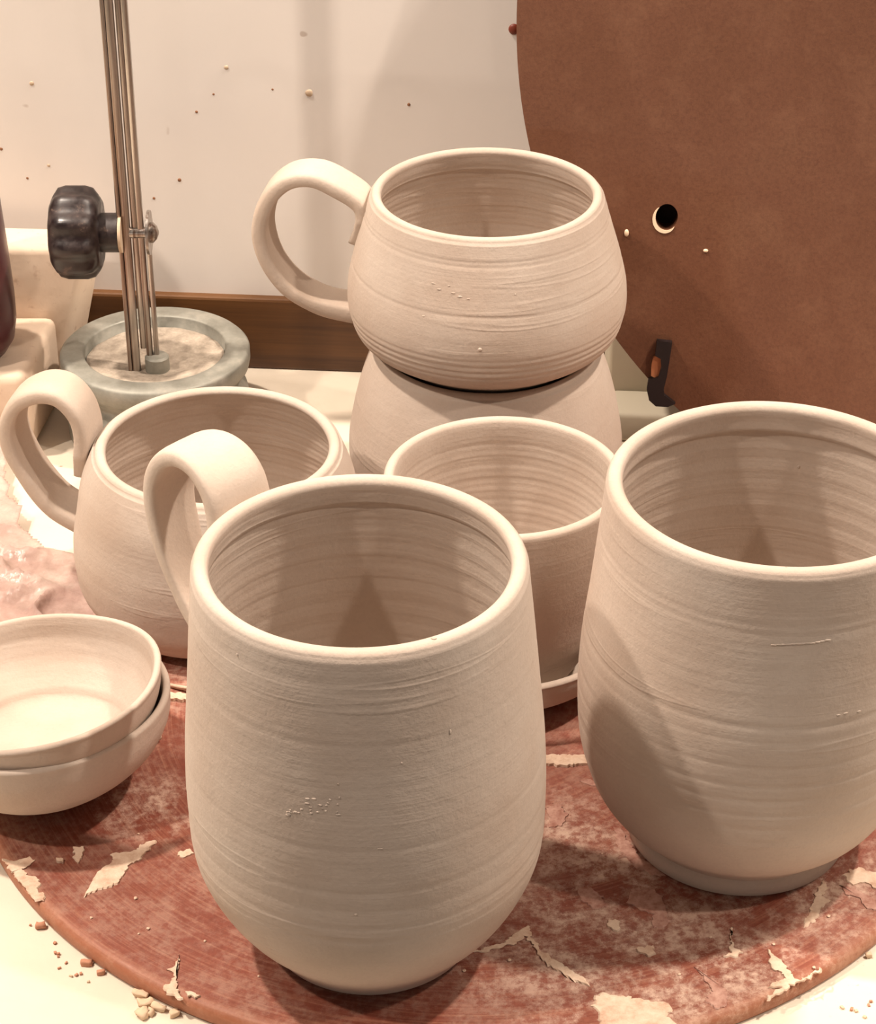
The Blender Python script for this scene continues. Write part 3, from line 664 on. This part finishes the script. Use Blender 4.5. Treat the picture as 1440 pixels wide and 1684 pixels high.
# ---------------------------------------------------------------- clay trimmings and crumbs
CRB = mat('pink_crumb', srgb(186, 132, 104), .8); CRB2 = mat('pale_crumb', srgb(214, 186, 156), .8)
def crumb(x, y, z, sx, sy, sz, rot, mm, label, group=None, name='clay_crumb'):
    p = onz(x, y, z); bm = bmesh.new(); bmesh.ops.create_cube(bm, size=1); bmesh.ops.subdivide_edges(bm, edges=bm.edges[:], cuts=2, use_grid_fill=True)
    for v_ in bm.verts:
        q_ = v_.co.normalized()*.5*1.1; v_.co = v_.co.lerp(q_, .35); v_.co = Matrix.Rotation(rot, 3, 'Z') @ Vector((v_.co.x*sx, v_.co.y*sy, v_.co.z*sz))
        v_.co += noise.noise_vector((v_.co+p*5)*700)*min(sx, sy)*.28
    mn = min(v_.co.z for v_ in bm.verts)
    for v_ in bm.verts: v_.co.z -= mn
    p.z = z+.00005
    return tag(bmobj(name, bm, mm, None, p), label, 'crumb', group)
G = 'clay crumbs on the table below the bat'
crumb(67, 1526, TZ, .0028, .0020, .0016, .1, CRB, 'reddish clay crumb on the cream table, highest of those at the bat\'s left edge', G)
crumb(143, 1587, TZ, .0034, .0018, .0014, 0, CRB, 'elongated reddish clay crumb at the bat\'s lower left edge, larger of two side by side', G)
crumb(166, 1602, TZ, .0024, .0016, .0013, .2, CRB, 'small square reddish clay crumb just right of the elongated one', G)
for i, (x, y, a, b_, r) in enumerate(((231, 1640, .0046, .0022, -.3), (240, 1652, .0042, .0028, .5), (236, 1670, .0036, .0034, .9), (262, 1660, .0046, .0022, -.4), (287, 1670, .0030, .0022, .3), (248, 1668, .0026, .0020, 1.2))):
    crumb(x, y, TZ, a, b_, .0014, r, CRB2, ('leftmost pale pink flake of the small heap under the bat\'s front left edge', 'pale pink flake just right of the leftmost one in the heap', 'lowest pale pink flake of the heap under the bat edge', 'pale elongated flake in the middle right of the heap', 'rightmost pale flake of the heap, half under the bat edge', 'small pale flake in the centre of the heap')[i], 'pale flakes heaped under the bat edge')
crumb(1428, 1574, TZ, .0020, .0016, .0014, .2, CRB2, 'pale clay crumb at the bat\'s right edge on the cream table', G)
for i in range(18):
    if i < 12: x, y = random.choice([(112, 1572), (100, 1560), (125, 1578), (55, 1524), (106, 1592), (128, 1608), (150, 1612)]); x += random.uniform(-14, 14); y += random.uniform(-8, 8); x -= 8
    else: x, y = random.uniform(1380, 1436), random.uniform(1620, 1680)
    crumb(x, y, TZ, random.uniform(.0006, .0012), random.uniform(.0005, .001), .0006, random.uniform(0, 3), random.choice([CRB, CRB2]), 'tiny clay grain scattered on the cream table near the bat edge', 'tiny clay grains scattered on the table')
# trimmings lying on the bat
def sliver(x0_, y0_, x1_, y1_, wd, label, z=0.0002):
    a, b_ = onz(x0_, y0_), onz(x1_, y1_); c_ = (a+b_)/2; L = (b_-a).length; ang = math.atan2(b_.y-a.y, b_.x-a.x)
    bm = bmesh.new(); rows = []
    for i in range(9):
        f = i/8; w_ = wd*math.sin(PI*(.12+.82*f))**.7; row = []
        for s_, h in ((-1, .0002), (-.5, .0012), (.5, .0012), (1, .0002), (.5, .0004), (-.5, .0004)):
            q = Matrix.Rotation(ang, 3, 'Z') @ Vector(((f-.5)*L, s_*w_/2, 0)); row.append(bm.verts.new((q.x, q.y, h*(.6+.8*f)+.0012*f*f)))
        rows.append(row)
    for A, B in zip(rows, rows[1:]):
        for k in range(6): bm.faces.new((A[k], A[(k+1) % 6], B[(k+1) % 6], B[k]))
    bm.faces.new(rows[0][::-1]); bm.faces.new(rows[-1])
    mn = min(v_.co.z for v_ in bm.verts)
    for v_ in bm.verts: v_.co.z -= mn
    tag(bmobj('clay_trimming', bm, CRUST, None, Vector((c_.x, c_.y, z))), label, 'trimming')
sliver(246, 1212, 266, 1222, .0022, 'short white clay trimming on the bat just right of the small bowls')
sliver(264, 1124, 318, 1142, .0016, 'thin clay trimming sliver in the dark gap between bowls and tall mug')
